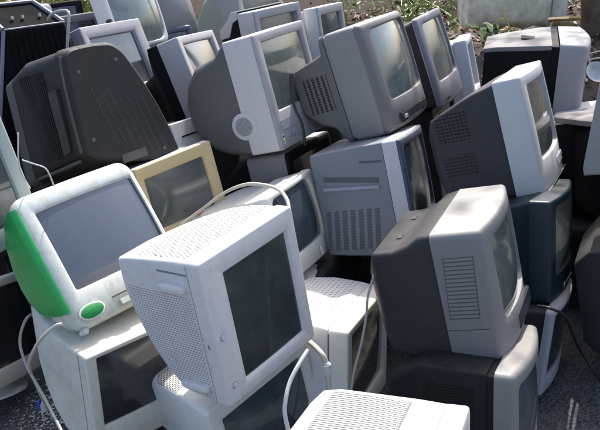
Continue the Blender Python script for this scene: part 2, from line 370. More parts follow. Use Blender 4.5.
# 5 white monitor with perforated top in the middle foreground
e_pl=plastic('pale_blue_white_plastic',(.60,.60,.60),rough=.45,grime=.3,gcol=(.50,.49,.44),seed=9,
   pats=[('x','y',.020,.017,.0036,.0036,1,(-.17,.105,.19),(.25,.30,.26),(.14,.16,.2))])
e_side=plastic('warm_white_plastic',(.70,.69,.62),rough=.4,grime=.3,gcol=(.5,.44,.28),seed=10)  # warm tint holds yellowish reflected light on the dotted-top monitor's side
pos,ypr,w_,h_,d_,sc=POSE['EE']; Mx=rotm(ypr); pos2=tuple(Vector(pos)+Mx@Vector((.035,0,0)))
EE=mk('EE','computer_monitor','white monitor with dotted pale top wedged in front of the blue-grey cabinet, black screen','monitor',G1,
 e_side,e_side,e_pl,screen_k,pos=pos2,W=.491,scr=(0,.024,.40,.30),cr=.016,er=.008,depth=.36,
 body=[(.071,-.243,.243,-.20,.204,.014),(.10,-.243,.243,-.198,.209,.014),(.20,-.236,.238,-.18,.222,.03),(.29,-.21,.215,-.15,.222,.04),(.34,-.16,.17,-.1,.20,.05),(.36,-.10,.12,-.06,.16,.04)])
slab(EE,'seam_strip',(-.2465,.066,-.19),(-.244,.0705,.19),simple('seam_dark_grey',(.12,.12,.11)),.0005)  # dark joint between front shell and rear cover

# 6 silver and black television, right of centre
x_s=plastic('silver_paint',(.165,.162,.160),rough=.38,grime=.35,gcol=(.24,.23,.21),spec=.6,seed=11)
x_b=plastic('charcoal_plastic',(.028,.028,.029),rough=.48,grime=.4,gcol=(.06,.055,.05),spec=.3,seed=12)
x_m=plastic('grey_bezel_plastic',(.17,.17,.20),rough=.36,grime=.3,seed=13)
X=mk('X','television','silver-fronted television with charcoal back and louvred side, on top of another silver set','television',G2,
 x_s,x_s,x_b,screen_g,cr=.022,er=.014,depth=.42,curve=(.030,.004),bulge=.012,rec=.016,sr=.03,scr=(.013,.030,.345,.26),
 shellrings=[(.03,-.224,.224,-.207,.207,.022),(.10,-.224,.224,-.207,.207,.022),(.178,-.222,.222,-.205,.207,.022)],
 body=[(.180,-.220,.220,-.203,.205,.02),(.215,-.222,.20,-.200,.203,.02),(.255,-.222,.19,-.19,.178,.02),(.30,-.222,.18,-.185,.165,.02),(.36,-.220,.17,-.165,.165,.018),(.372,-.212,.16,-.15,.155,.018),(.42,-.12,.12,-.10,.09,.03)])
bm=bmesh.new()
for i in range(15): 
    z=.132-i*.0128; y0=.062+i*.0009; box(bm,(-.2256,y0,z-.0088),(-.222,y0+.086,z),.0008)
part(X,'vent',bm,plastic('louvre_silver',(.20,.197,.194),rough=.38,grime=.3,seed=14))
bm=bmesh.new(); bm.faces.new([bm.verts.new(p) for p in ((-.2246,.059,.135),(-.2246,.150,.135),(-.2246,.1635,-.060),(-.2246,.0725,-.060))]); part(X,'vent_recess',bm,simple('vent_recess_grey',(.09,.09,.09)),0)
slab(X,'seam',(-.2245,.05,-.097),(-.2238,.36,-.0945),simple('seam_dark',(.05,.05,.05)),.0003)
slab(X,'control_flap',(-.05,.002,-.19),(.17,.020,-.135),simple('control_flap_black',(.04,.04,.05),.3),.004)
for i in range(2): 
    bm=bmesh.new(); box(bm,(-.11+i*.17,.30,.162),(-.075+i*.17,.318,.168),.002); part(X,'clip',bm,simple('clip_black',(.01,.01,.01)))
# 7 set underneath it
y_s=plastic('dull_silver_paint',(.19,.183,.172),rough=.34,grime=.25,gcol=(.15,.145,.135),spec=.55,seed=15)
y_b=plastic('black_plastic',(.010,.010,.011),rough=.5,grime=.3,gcol=(.025,.025,.025),spec=.25,seed=16,
    pats=[('z','y',.0085,.022,.0024,.010,0,(-.24,.14,-.13),(-.20,.29,.15),(.002,.002,.002))])
Y=mk('Y','television','dull silver television with black slatted back underneath the louvred silver set','television',G2,
 y_s,y_s,y_b,screen_b,cr=.025,er=.016,depth=.42,curve=(.028,.006),rec=.012,sr=.02,d=.085,
 shellrings=[(.03,-.2245,.2245,-.2,.2,.02),(.085,-.223,.223,-.198,.2,.02)],
 body=[(.087,-.216,.216,-.19,.19,.01),(.105,-.216,.216,-.19,.19,.01),(.107,-.222,.222,-.195,.198,.01),(.29,-.220,.220,-.19,.202,.015),(.31,-.215,.215,-.18,.198,.02),(.40,-.17,.17,-.14,.14,.04),(.42,-.14,.14,-.12,.11,.03)])
# 8 lower right silver monitor
z_s=plastic('lavender_silver_plastic',(.31,.305,.335),rough=.38,grime=.25,spec=.55,seed=17)
Z=mk('Z','computer_monitor','slim silver-lavender monitor standing on the tarmac beneath the dark teal one','monitor',G1,
 z_s,z_s,x_b,screen_k,cr=.015,er=.012,depth=.32,curve=(.02,.0),scr=(0,.02,.315,.245),
 body=[(.049,-.172,.172,-.152,.155,.01),(.08,-.168,.168,-.145,.15,.02),(.2,-.15,.15,-.12,.12,.03),(.31,-.11,.11,-.09,.07,.03),(.32,-.1,.1,-.08,.06,.03)])
# 9 dark teal monitor
w_t=plastic('dark_teal_plastic',(.003,.017,.026),rough=.26,grime=.35,gcol=(.015,.035,.045),spec=.4,seed=18)
Wt=mk('W','television','glossy dark teal television squeezed between the white-sided one above and silver monitor below','television',G2,
 w_t,w_t,w_t,screen_g,cr=.014,er=.010,depth=.36,curve=(.022,.004),scr=(.01,.03,.325,.245),sr=.02,
 body=[(.0985,-.192,.192,-.172,.176,.01),(.16,-.185,.185,-.165,.165,.02),(.25,-.16,.16,-.14,.13,.03),(.35,-.12,.12,-.11,.08,.03),(.36,-.1,.1,-.1,.06,.03)])
for i in range(5): btn(Wt,-.01+i*.022,-.152,.005,simple('teal_button_silver',(.5,.5,.5),.3),-.003,y=.004)
btn(Wt,-.05,-.152,.009,simple('teal_power_silver',(.55,.55,.55),.3),-.003,y=.004)
# 10 white-sided television on the right
r_s=plastic('pale_silver_plastic',(.45,.46,.465),rough=.40,grime=.3,gcol=(.36,.36,.35),spec=.5,seed=19)
r_b=plastic('dark_grey_plastic',(.032,.032,.036),rough=.48,grime=.3,gcol=(.06,.058,.055),spec=.3,seed=20,
   pats=[('y','z',.0155,.0125,.0058,.0032,0,(-.25,.23,.03),(-.19,.36,.14),(.006,.006,.007)),('y','z',.0155,.0125,.0058,.0032,0,(-.25,.23,-.10),(-.19,.36,-.02),(.012,.012,.013))])
Rm=mk('R','television','pale silver television with dark grey vented back, second layer at right above the teal one','television',G2,
 r_s,r_s,r_b,screen_g,cr=.008,er=.006,depth=.42,curve=(.020,.003),rec=.014,sr=.015,scr=(.01,.035,.375,.275),d=.118,
 body=[(.120,-.228,.228,-.205,.203,.01),(.20,-.225,.225,-.20,.185,.012),(.27,-.222,.222,-.195,.160,.015),(.375,-.215,.215,-.175,.120,.02),(.41,-.15,.15,-.12,.08,.04),(.42,-.12,.12,-.1,.06,.03)])
slab(Rm,'control_flap',(.02,.0,-.172),(.13,.012,-.137),plastic('flap_silver',(.42,.44,.48),seed=21),.003)
btn(Rm,.16,-.150,.010,simple('power_silver',(.6,.6,.62),.3),-.004,y=.008)
slab(Rm,'bottom_trim',(-.235,.003,-.212),(.2,.118,-.2095),simple('trim_grey',(.14,.14,.15)),.001)
# 11 big grey television, top centre
o_s=plastic('grey_television_plastic',(.225,.212,.20),rough=.36,grime=.35,gcol=(.17,.155,.14),spec=.55,seed=22)
o_b=plastic('grey_vented_plastic',(.14,.136,.13),rough=.42,grime=.35,gcol=(.12,.11,.10),seed=23,
   pats=[('z','y',.0105,.0225,.0042,.0062,0,(-.26,.238,-.075),(-.20,.352,.078),(.012,.012,.012))])
o_m=plastic('grey_bezel_dark',(.135,.13,.13),rough=.34,grime=.3,spec=.5,seed=24)
O=mk('O','television','big grey television at the top centre with vented tapered back and reflecting screen','television',G2,
 o_m,o_s,o_b,screen_g2,cr=.022,er=.020,depth=.42,curve=(.034,.006),rec=.014,sr=.03,bulge=.014,scr=(.019,.045,.40,.30),
 shellrings=[(.075,-.246,.246,-.226,.226,.022),(.10,-.246,.246,-.226,.226,.02),(.19,-.244,.244,-.222,.228,.02),(.192,-.238,.238,-.216,.222,.02),(.205,-.238,.238,-.216,.222,.02)],
 body=[(.207,-.244,.244,-.224,.226,.02),(.222,-.244,.244,-.222,.224,.02),(.235,-.240,.240,-.215,.160,.02),(.27,-.240,.22,-.155,.148,.02),(.33,-.240,.20,-.125,.135,.02),(.385,-.238,.18,-.07,.122,.02),(.397,-.228,.17,-.05,.10,.02),(.42,-.15,.12,-.03,.06,.03)])
o_k=simple('flap_black',(.035,.035,.04),.3)
slab(O,'control_flap',(-.155,.004,-.205),(.16,.030,-.165),o_k,.006)
slab(O,'power_button',(-.135,.0,-.196),(-.10,.010,-.178),simple('power_grey',(.4,.4,.42),.3),.003)
# 12 set to the right of it
P=mk('P','television','dark grey television with pale reflecting screen, immediately right of the big grey one','television',G2,
 plastic('slate_bezel_plastic',(.17,.17,.20),rough=.36,grime=.2,seed=25),None or plastic('slate_side_plastic',(.30,.30,.36),rough=.36,grime=.2,seed=26),x_b,screen_g2,
 cr=.02,er=.012,depth=.40,curve=(.02,.004),sr=.03,scr=(.006,.040,.375,.285))
for i in range(4): btn(P,-.16+i*.03,-.188,.006,o_k,-.003,y=.008)
# 13 grey monitor with round loudspeaker
n_s=plastic('warm_grey_plastic',(.54,.52,.51),rough=.44,grime=.3,gcol=(.42,.40,.38),seed=27)
n_f=plastic('lavender_grey_plastic',(.33,.318,.335),rough=.4,grime=.3,seed=28)
n_b=plastic('mid_grey_plastic',(.10,.097,.094),rough=.32,grime=.35,gcol=(.09,.085,.08),spec=.5,seed=29)
Nm=mk('N','television','lavender-grey television with round loudspeaker on its side and swelling dark back','television',G2,
 n_f,n_s,n_b,screen_g,scale=.975,cr=.012,er=.006,depth=.43,rec=.014,sr=.008,bulge=.012,scr=(.010,.060,.385,.29),
 body=[(.151,-.229,.229,-.236,.236,.015),(.175,-.229,.225,-.236,.222,.02),(.215,-.230,.20,-.232,.190,.03),(.26,-.230,.20,-.228,.182,.04),(.33,-.230,.19,-.202,.166,.05),(.385,-.225,.17,-.155,.115,.06),(.415,-.21,.14,-.12,.06,.06),(.43,-.17,.10,-.08,.01,.04)])
bm=bmesh.new(); disc(bm,(-.232,.150,-.112),'x',.058,-.006,32); part(Nm,'speaker_housing',bm,n_s,50)
bm=bmesh.new(); disc(bm,(-.238,.150,-.112),'x',.040,-.002,32); part(Nm,'speaker_grille',bm,plastic('speaker_cloth_grey',(.34,.33,.33),rough=.8,grime=.1,pats=[('y','z',.005,.005,.0014,.0014,1,(-.26,0,-.3),(-.2,.3,.1),(.12,.12,.12))]),40)
slab(Nm,'control_door',(-.20,-.002,-.165),(-.02,.004,-.118),n_f,.003)
slab(Nm,'power_button',(-.075,-.006,-.158),(-.035,.002,-.135),n_f,.003)
slab(Nm,'socket_panel',(-.222,-.002,-.226),(-.192,.003,-.175),simple('socket_panel_grey',(.42,.41,.40)),.003)
for z,c in ((-.185,(.05,.05,.05)),(-.200,(.65,.45,.03)),(-.215,(.45,.46,.5))): btn(Nm,-.207,z,.0055,simple('socket',c,.4),-.005,'socket')
for i in range(3): btn(Nm,-.14+i*.035,-.195-.004*i,.009,simple('knob_grey',(.25,.25,.3),.3),-.006)
# 14, 15 smaller ones behind
k_s=plastic('lavender_silver_case',(.38,.365,.37),rough=.40,grime=.3,seed=30)
k_b=plastic('black_case_plastic',(.003,.003,.004),rough=.5,grime=.3,gcol=(.015,.015,.015),spec=.2,seed=31)
Kk=mk('K','computer_monitor','silver-lavender monitor with jet black rear, left of the swelling television','monitor',G1,
 k_s,k_s,k_b,screen_b,scale=1.08,cr=.008,er=.005,depth=.40,rec=.012,sr=.004,body=[(.095,-.2125,.2,-.196,.196,.004),(.14,-.212,.2,-.196,.196,.004),(.15,-.205,.18,-.19,.17,.01),(.22,-.08,.12,-.14,.10,.03),(.38,.0,.10,-.1,.06,.03)])
Im=mk('I','computer_monitor','lavender-framed monitor rising behind the black rounded cabinet, small clip on top','monitor',G1,
 plastic('lavender_frame_plastic',(.34,.33,.35),rough=.38,grime=.3,seed=32),k_s,k_s,screen_b,cr=.008,er=.005,rec=.014,sr=.004,bulge=.004,depth=.38)
bm=bmesh.new(); box(bm,(.03,.02,.203),(.05,.05,.225),.004); part(Im,'clip',bm,DARKM:=simple('clip_dark',(.03,.03,.03)))
# 16 blue-grey cabinet in the middle
aa_b=plastic('blue_grey_plastic',(.165,.185,.205),rough=.38,grime=.3,gcol=(.13,.15,.17),seed=33)
aa_s=plastic('light_silver_plastic',(.48,.475,.49),rough=.38,grime=.3,seed=34)
aa_f=plastic('navy_bezel_plastic',(.06,.075,.11),rough=.3,grime=.2,seed=35)
AA=mk('AA','television','blue-grey cabinet television with silver edge strip, holding up the big grey one','television',G2,
 aa_f,aa_s,aa_b,screen_b,cr=.012,er=.010,depth=.40,curve=(.016,.002),d=.088,sr=.03,scr=(-.001,.03,.40,.32),
 body=[(.090,-.2275,.2275,-.221,.221,.006),(.20,-.2275,.2275,-.216,.220,.006),(.30,-.2275,.22,-.205,.218,.008),(.378,-.2275,.21,-.192,.216,.01),(.386,-.222,.20,-.18,.21,.01),(.40,-.18,.16,-.14,.16,.03)])
aa_l=simple('recess_blue_grey',(.06,.075,.095)); aa_h=plastic('ridge_blue_grey',(.26,.30,.35),grime=.1,seed=36)
def bar(o,name,y0,z0,y1,z1,hw,x0,x1,mat):
    bm=bmesh.new(); vs=[]
    for x in (x0,x1):
        for (y,z,s) in ((y0,z0,-1),(y1,z1,-1),(y1,z1,1),(y0,z0,1)): vs.append(bm.verts.new((x,y,z+s*hw)))
    for f in ((0,1,2,3),(4,5,6,7),(0,1,5,4),(1,2,6,5),(2,3,7,6),(3,0,4,7)): bm.faces.new([vs[i] for i in f])
    return part(o,name,bm,mat)
bar(AA,'recess',.345,.115,.125,.080,.010,-.2295,-.226,aa_l); bar(AA,'ridge',.352,.075,.128,.055,.006,-.2335,-.226,aa_h); bar(AA,'recess',.19,.160,.10,.150,.004,-.2295,-.226,aa_l)
bm=bmesh.new()
for i in range(7):
    y=.352-i*.033
    for j in range(14):
        zt=-.016-.006*i*.33-j*.0115; box(bm,(-.2292,y-.010+j*.0018,zt-.0085),(-.2265,y+.008+j*.0018,zt),0)
part(AA,'vent',bm,aa_l,0)
# 17 cream monitor with curved tube
cc_p=plastic('ivory_plastic',(.70,.69,.61),rough=.4,grime=.25,gcol=(.5,.44,.30),seed=37)
CC=mk('CC','computer_monitor','ivory monitor with rounded bulging screen and a grey cable across its top','monitor',G1,
 cc_p,cc_p,cc_p,screen_b,cr=.018,er=.008,depth=.40,rec=.018,sr=.035,bulge=.018,curve=(.012,.006),d=.05,base=True,
 body=[(.052,-.193,.193,-.165,.164,.012),(.12,-.185,.185,-.16,.158,.012),(.17,-.182,.172,-.155,.158,.012),(.176,-.180,.165,-.15,.146,.012),(.32,-.185,.16,-.12,.150,.02),(.385,-.18,.14,-.09,.14,.03),(.40,-.16,.12,-.08,.12,.03)])
slab(CC,'orange_tab',(-.178,.335,.148),(-.150,.36,.156),simple('tab_orange',(.75,.22,.02),.4),.002)
slab(CC,'front_latch',(.05,-.006,-.155),(.058,.0,-.12),cc_p,.001)
# 18 yellowed bezel monitor
bb_f=plastic('yellowed_plastic',(.52,.40,.21),rough=.42,grime=.25,gcol=(.40,.28,.13),seed=38)
bb_b=plastic('white_top_plastic',(.66,.67,.66),rough=.4,grime=.3,seed=39)
BB=mk('BB','computer_monitor','monitor with sun-yellowed bezel and screen painted with a brown reflection behind the green sided computer','monitor',G1,
 bb_f,bb_b,bb_b,glass('screen_brown_reflection',(.08,.085,.082),.22,(.24,.21,.17),.12,8),W=.42,scale=.84,cr=.010,er=.006,depth=.34,rec=.014,sr=.006,scr=(-.012,-.002,.335,.25),d=.045)  # brown blotch colour paints in a reflection on this screen
# 19 monitors and sets at the back
m_w=plastic('back_white_plastic',(.60,.59,.58),rough=.45,grime=.2,seed=40)
Mm=mk('M','computer_monitor','white-topped monitor with deep framed screen in the back row, black underside','monitor',G1,
 k_s,m_w,k_b,glass('screen_brown_grey',(.14,.13,.11),.4,(.3,.28,.24),.15,9),cr=.012,er=.006,depth=.42,rec=.030,sr=.004,d=.14,
 body=[(.142,-.205,.205,-.19,.205,.01),(.195,-.205,.205,-.10,.208,.01),(.24,-.2,.2,-.02,.15,.01),(.33,-.18,.18,.0,.10,.02),(.42,-.12,.12,-.02,.03,.02)])
bm=bmesh.new(); loft(bm,[ring(.1435,-.207,.207,.16,.2105,.01),ring(.195,-.207,.207,.14,.2115,.01),ring(.245,-.203,.203,.06,.16,.01),ring(.34,-.183,.183,.05,.112,.01),ring(.42,-.125,.125,.0,.045,.01)]); part(Mm,'top_cover',bm,m_w)
MM=mk('MM','computer_monitor','pale lavender monitor with framed screen against the leaf litter, furthest back','monitor',G1,
 k_s,m_w,k_s,screen_d,cr=.010,er=.005,depth=.38,rec=.020,sr=.004,d=.10)
Mj=rotm((55,-12,3)); Oj=Vector((-.631,4.236,1.384))
POSE['J']=(tuple(Oj+Mj@Vector((.045,0,.048))),(55,-12,3),.365,.36,.11,(.002,.0,.325,.325))
J=mk('J','television','television with large grey-green bulging tube and thin white frame, top left back row','television',G2,
 m_w,m_w,n_b,screen_g2,cr=.03,er=.010,depth=.38,rec=.008,sr=.06,bulge=.016,curve=(.02,.01),
 body=[(.112,-.165,.165,-.16,.16,.03),(.15,-.10,.14,-.12,.13,.03),(.20,-.0,.11,-.08,.10,.03),(.36,.04,.10,-.05,.07,.02)])
T_s=plastic('tall_silver_plastic',(.27,.265,.28),rough=.40,grime=.2,seed=41)
T_t=plastic('dusty_top_plastic',(.17,.165,.165),rough=.6,grime=.6,gcol=(.18,.165,.15),seed=42)
Tm=mk('T','television','silver television turned away at far right, dusty flat-topped rear with black sides','television',G2,
 T_s,T_s,k_b,screen_b,cr=.02,er=.02,depth=.45,curve=(.03,.0),H=.50,pos=(1.363,3.685,.783),
 body=[(.140,-.235,.235,-.24,.236,.006),(.165,-.235,.235,-.24,.236,.006),(.17,-.24,.24,-.2,.238,.01),(.22,-.235,.235,-.18,.232,.01),(.40,-.17,.17,-.12,.205,.01),(.45,-.15,.15,-.08,.19,.01)])
bm=bmesh.new(); loft(bm,[ring(.1705,-.246,.246,.222,.2425,.004),ring(.22,-.242,.242,.216,.2375,.004),ring(.40,-.177,.177,.190,.2105,.004),ring(.455,-.155,.155,.178,.196,.004)]); part(Tm,'top_cover',bm,T_t)
bm=bmesh.new(); box(bm,(-.06,.23,.2325),(.02,.30,.2345),0); part(Tm,'hand_grip',bm,k_b)
def place(corner,px,Yd,ypr,W,H):
    """face centre such that the local point corner is seen at px, depth Yd"""
    return tuple(at(px[0],px[1],Yd)-rotm(ypr)@Vector(corner))
def simplemon(label,cat,corner,px,Yd,ypr,W,H,d,bez,sh,bk,gl,grp=None,**k):
    nm={'monitor':'computer_monitor','television':'television'}[cat]
    return monitor(nm,label,cat,grp or (G1 if cat=='monitor' else G2),place(corner,px,Yd,ypr,W,H),ypr,W,H,d,(0,.02,W*.82,H*.70),bez,sh,bk,gl,**k)
olive=plastic('olive_grey_plastic',(.33,.35,.30),rough=.45,grime=.2,seed=43)
simplemon('olive-backed monitor with lavender shell cut by the top edge, beside the bulging grey back','monitor',(-.21,0,.10),(238,0),5.15,(50,-5,3),.42,.42,.16,olive,k_s,olive,screen_b,depth=.42,cr=.03,
 body=[(.162,-.208,.208,-.205,.205,.03),(.30,-.205,.2,-.2,.14,.04),(.42,-.19,.15,-.15,.02,.05)])
simplemon('small white monitor right of the dark grey set in the back row, hollow front','monitor',(-.18,0,.18),(466,40),4.5,(72,-5,4),.36,.36,.07,m_w,m_w,m_w,screen_k,cr=.008,rec=.03)
simplemon('silver television mostly hidden below the one with the loudspeaker','television',(-.22,.20,.20),(246,159),3.45,(62,-5,4),.44,.40,.20,k_b,plastic('buried_silver_plastic',(.26,.25,.25),grime=.2,seed=44),k_b,screen_k,cr=.02)
pb=at(171,125,3.45); Mb=rotm((60,-8,6)); root=bpy.data.objects.new('equipment_case',None); COL.objects.link(root)
root.matrix_world=Matrix.Translation(pb-Mb@Vector((-.15,.0,.11)))@Mb.to_4x4(); tag(root,'flat white plastic casing in the gap between black rounded cabinet and swelling grey television','case')
bm=bmesh.new(); loft(bm,[ring(0,-.15,.15,0,.11,.012),ring(.004,-.154,.154,-.004,.114,.012),ring(.03,-.154,.154,-.004,.114,.012)]); link('front_panel',bm,m_w,root)
bm=bmesh.new(); loft(bm,[ring(.0315,-.15,.15,0,.11,.008),ring(.22,-.15,.15,0,.11,.008),ring(.235,-.14,.14,.01,.10,.01)]); link('housing',bm,T_s,root)
bm=bmesh.new(); box(bm,(-.10,-.002,.045),(.06,.002,.052),.001); link('drive_slot',bm,k_b,root)
simplemon('small blue-grey monitor poking up in the back row between tube and olive monitor','monitor',(.16,0,.15),(190,26),4.75,(30,-10,3),.34,.32,.05,aa_f,plastic('smoke_blue_plastic',(.22,.25,.32),seed=45),k_b,screen_k)
us=simplemon('dark television at far right with broad rounded grey top, next to the tall silver one','television',(-.205,.0,.19),(603,128),3.0,(15,-6,4),.44,.38,.08,k_b,k_b,k_b,screen_k,cr=.03)
bm=bmesh.new(); rs=[]
for q,z in ((0,.192),(-.006,.196),(-.006,.214),(0,.219),(.012,.221)):
    rs.append([(x,y+.165,z) for x,y in rr(-.225+q,.225-q,-.175+q,.17-q,.09)])
loft(bm,rs); part(us,'top_cover',bm,T_t,50)
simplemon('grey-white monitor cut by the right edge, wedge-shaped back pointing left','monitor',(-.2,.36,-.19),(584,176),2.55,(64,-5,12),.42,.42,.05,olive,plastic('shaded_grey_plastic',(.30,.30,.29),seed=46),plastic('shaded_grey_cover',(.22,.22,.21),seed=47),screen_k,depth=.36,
  body=[(.06,-.205,.205,-.2,.2,.01),(.25,-.205,.2,-.195,.20,.01),(.36,-.2,.15,-.19,-.16,.01)])
sw_=simplemon('white monitor, sides coloured black for shade, flat sunlit top between the right-hand televisions','monitor',(-.21,.30,.2),(560,123),3.25,(64,-4,4),.42,.40,.06,k_b,k_b,k_b,screen_k,cr=.01,
  body=[(.062,-.205,.205,-.19,.195,.01),(.36,-.2,.2,-.19,.19,.01)])
slab(sw_,'top_cover',(-.20,.066,.191),(.20,.35,.1985),m_w,.003)  # black sides paint in the shade; only the sunlit top stays white
simplemon('black television with rounded top in the deep shade at the lower right edge','television',(-.22,.30,.2),(589,252),2.55,(64,-4,4),.46,.42,.10,k_b,x_b,x_b,screen_k,cr=.012,
 body=[(.10,-.215,.215,-.205,.205,.01),(.30,-.21,.2,-.2,.195,.012),(.36,-.17,.15,-.16,.14,.02)])
# left edge
E_f=plastic('pale_grey_green_plastic',(.36,.41,.38),rough=.4,grime=.2,seed=48)
E=mk('E','computer_monitor','grey-green framed monitor cut by the left edge, dark blue screen, beside the green panel','monitor',G1,
 E_f,E_f,x_b,screen_b,scale=1.15,cr=.02,er=.008,rec=.014,sr=.004,depth=.34)
btn(E,.06,-.175,.010,E_f,-.004)
D=mk('D','computer_monitor','grey-white monitor on swivel foot at the lower left edge, black screen, standing on tarmac','monitor',G1,
 e_side,d_f,d_pl,screen_k,cr=.015,er=.008,depth=.36,base=True,basem=d_f)

# rear-view cabinets (screws, sockets and ribs modelled on each back): quads (y, TL, TR, BR, BL, r)
def qring(y,TL,TR,BR,BL,r,bul=0):
    w=max(.01,(Vector(TR)-Vector(TL)).length); h=max(.01,(Vector(TL)-Vector(BL)).length); out=[]
    for x,z in rr(0,w,0,h,r):
        u,v=x/w,z/h
        p=(Vector(BL)*(1-u)+Vector(BR)*u)*(1-v)+(Vector(TL)*(1-u)+Vector(TR)*u)*v
        out.append((p.x+bul*4*v*(1-v)*max(0,2*u-1),y,p.y+bul*.35*4*u*(1-u)*max(0,2*v-1)))
    return out
def rearcab(name,label,cat,group,O_,ypr,quads,nback,mats,gl,scale=1):
    O_=Vector((0,0,CH))+(Vector(O_)-Vector((0,0,CH)))*scale
    M=rotm(ypr); zb=min(q[3][1] for q in quads); ym=quads[-1][0]/2
    root=bpy.data.objects.new(name,None); COL.objects.link(root); off=Vector((0,ym,zb))
    root.matrix_world=Matrix.Translation(Vector(O_)+M@off*scale)@M.to_4x4()@Matrix.Scale(scale,4); tag(root,label,cat,group)
    o=Mon(); o.root=root; o.L=-off; o.M=M; o.P=Vector(O_); o.k=1
    bm=bmesh.new(); loft(bm,[qring(*q) for q in quads[:nback]],True,False); part(o,'rear_cover',bm,mats[0],30)
    bm=bmesh.new(); rs=[qring(*q) for q in quads[nback-1:]]; rs[0]=[(x,y+.002,z) for x,y,z in rs[0]]
    y1=quads[-1][0]; q=quads[-1]; 
    def ins(q,i,y): return qring(y,(q[1][0]+i,q[1][1]-i),(q[2][0]-i,q[2][1]-i),(q[3][0]-i,q[3][1]+i),(q[4][0]+i,q[4][1]+i),.02)
    rs+= [ins(q,.006,y1+.006),ins(q,.04,y1+.006),ins(q,.046,y1-.008)]
    loft(bm,rs,False,False); part(o,'front_bezel',bm,mats[1],30)
    bm=bmesh.new(); loft(bm,[ins(q,.044,y1-.008),ins(q,.08,y1-.002),ins(q,.13,y1+.001)],False,True); part(o,'screen',bm,gl,60)
    return o
f_m=plastic('scuffed_black_plastic',(.017,.0165,.0165),rough=.46,grime=.8,gcol=(.045,.040,.036),spec=.32,streak=.5,seed=50)
f_e=plastic('paler_black_edge',(.055,.052,.05),rough=.38,grime=.5,gcol=(.13,.12,.11),spec=.5,seed=51)
F=rearcab('television','scuffed black rounded television seen from behind, upper left','television',G2,(-.527,2.807,1.267),(50,-8,3),
 [(.0,(-.160,.185),(.050,.176),(.197,-.262),(-.185,-.15),.034,.026),
  (.006,(-.166,.191),(.056,.182),(.205,-.268),(-.191,-.156),.034,.026),
  (.020,(-.170,.195),(.066,.186),(.215,-.272),(-.195,-.158),.034,.026),
  (.050,(-.172,.198),(.085,.190),(.235,-.275),(-.197,-.16),.034,.026),
  (.056,(-.168,.194),(.09,.188),(.24,-.275),(-.193,-.158),.034,.026),
  (.23,(-.176,.188),(.22,.190),(.32,-.29),(-.20,-.19),.034,.026),
  (.30,(-.180,.160),(.26,.17),(.34,-.30),(-.21,-.21),.03),
  (.34,(-.186,.140),(.28,.16),(.35,-.31),(-.215,-.22),.02)],7,(f_m,f_e),screen_k,1.12)
# ridge painted paler as an edge highlight, grip slot and moulded lines
def strip(o,name,pts,w,mat,yv=None,lift=.002):
    bm=bmesh.new(); tube(bm,pts,w,6,4); return part(o,name,bm,mat,60)
strip(F,'edge_ridge',[(-.163,.018,.180),(-.168,.024,.14),(-.176,.026,.06),(-.184,.026,-.03),(-.190,.024,-.13)],.0085,f_e)
for i in range(13):
    y_=.128+i*.0105; strip(F,'side_rib',[(-.1765+(-.004 if y_>.2 else 0),y_,.15),(-.187,y_,.0),(-.196,y_,-.14)],.0022,f_m)
bm=bmesh.new(); 
vs=[bm.verts.new(p) for p in ((-.1735,.062,.085),(-.1735,.110,.078),(-.194,.112,-.13),(-.1945,.070,-.12),(-.19,.062,.085),(-.19,.110,.078),(-.2,.112,-.13),(-.2,.070,-.12))]
for f in ((0,1,2,3),(4,5,6,7),(0,1,5,4),(1,2,6,5),(2,3,7,6),(3,0,4,7)): bm.faces.new([vs[i] for i in f])
part(F,'grip_slot',bm,DARKM,0)
for i in range(7):
    x=-.09+i*.033; strip(F,'moulded_line',[(x-.012,.0,.07-.012*i),(x+.012,-.0005,-.05-.012*i),(x+.035,0,-.14-.012*i)],.0012,f_e)
strip(F,'ledge',[(-.20,.30,-.196),(-.198,.15,-.175),(-.192,.045,-.156)],.006,f_e)
for (x,z) in ((-.13,.12),(.03,.13),(-.15,-.10),(.13,-.20)):
    bm=bmesh.new(); disc(bm,(x,0,z),'y',.0075,-.002,14); part(F,'screw',bm,f_e)
slab(F,'socket_plate',(-.06,-.002,-.205),(.05,.004,-.175),f_e,.001)
g_m=plastic('black_rear_plastic',(.004,.004,.005),rough=.7,grime=.4,gcol=(.010,.010,.010),spec=.08,dust=0,seed=52)
g_e=plastic('blue_grey_edge_plastic',(.16,.165,.20),rough=.38,grime=.3,seed=53)
Gm=rearcab('television','black ribbed television seen from behind in the top left corner, grey edges','television',G2,(-.95,3.552,1.354),(40,-8,3),
 [(.0,(-.105,.135),(.150,.125),(.150,-.30),(-.25,-.30),.01),(.006,(-.110,.140),(.155,.130),(.155,-.31),(-.26,-.31),.01),
  (.012,(-.110,.142),(.155,.132),(.160,-.31),(-.26,-.31),.01),
  (.13,(-.13,.255),(.10,.245),(.20,-.32),(-.27,-.32),.01),(.20,(-.15,.262),(.14,.25),(.24,-.32),(-.28,-.32),.02),(.30,(-.2,.27),(.26,.25),(.28,-.32),(-.3,-.32),.02),(.34,(-.2,.27),(.27,.25),(.29,-.32),(-.3,-.32),.02)],5,(g_m,g_e),screen_k)
for (a,b_,w) in (((-.116,.004,.140),(-.262,.004,-.28),.008),((-.115,.010,.146),(-.136,.13,.262),.010),((.152,.010,.136),(.10,.13,.25),.010),((-.11,.006,.143),(.155,.006,.134),.004),((-.136,.13,.262),(.10,.13,.252),.008)):
    strip(Gm,'edge_trim',[a,tuple((Vector(a)+Vector(b_))/2),b_],w,g_e)
for i in range(9):
    x=-.10+i*.028; strip(Gm,'rib',[(x,-.001,.115),(x-.006,-.001,.0),(x-.012,-.001,-.2)],.0035,g_m)
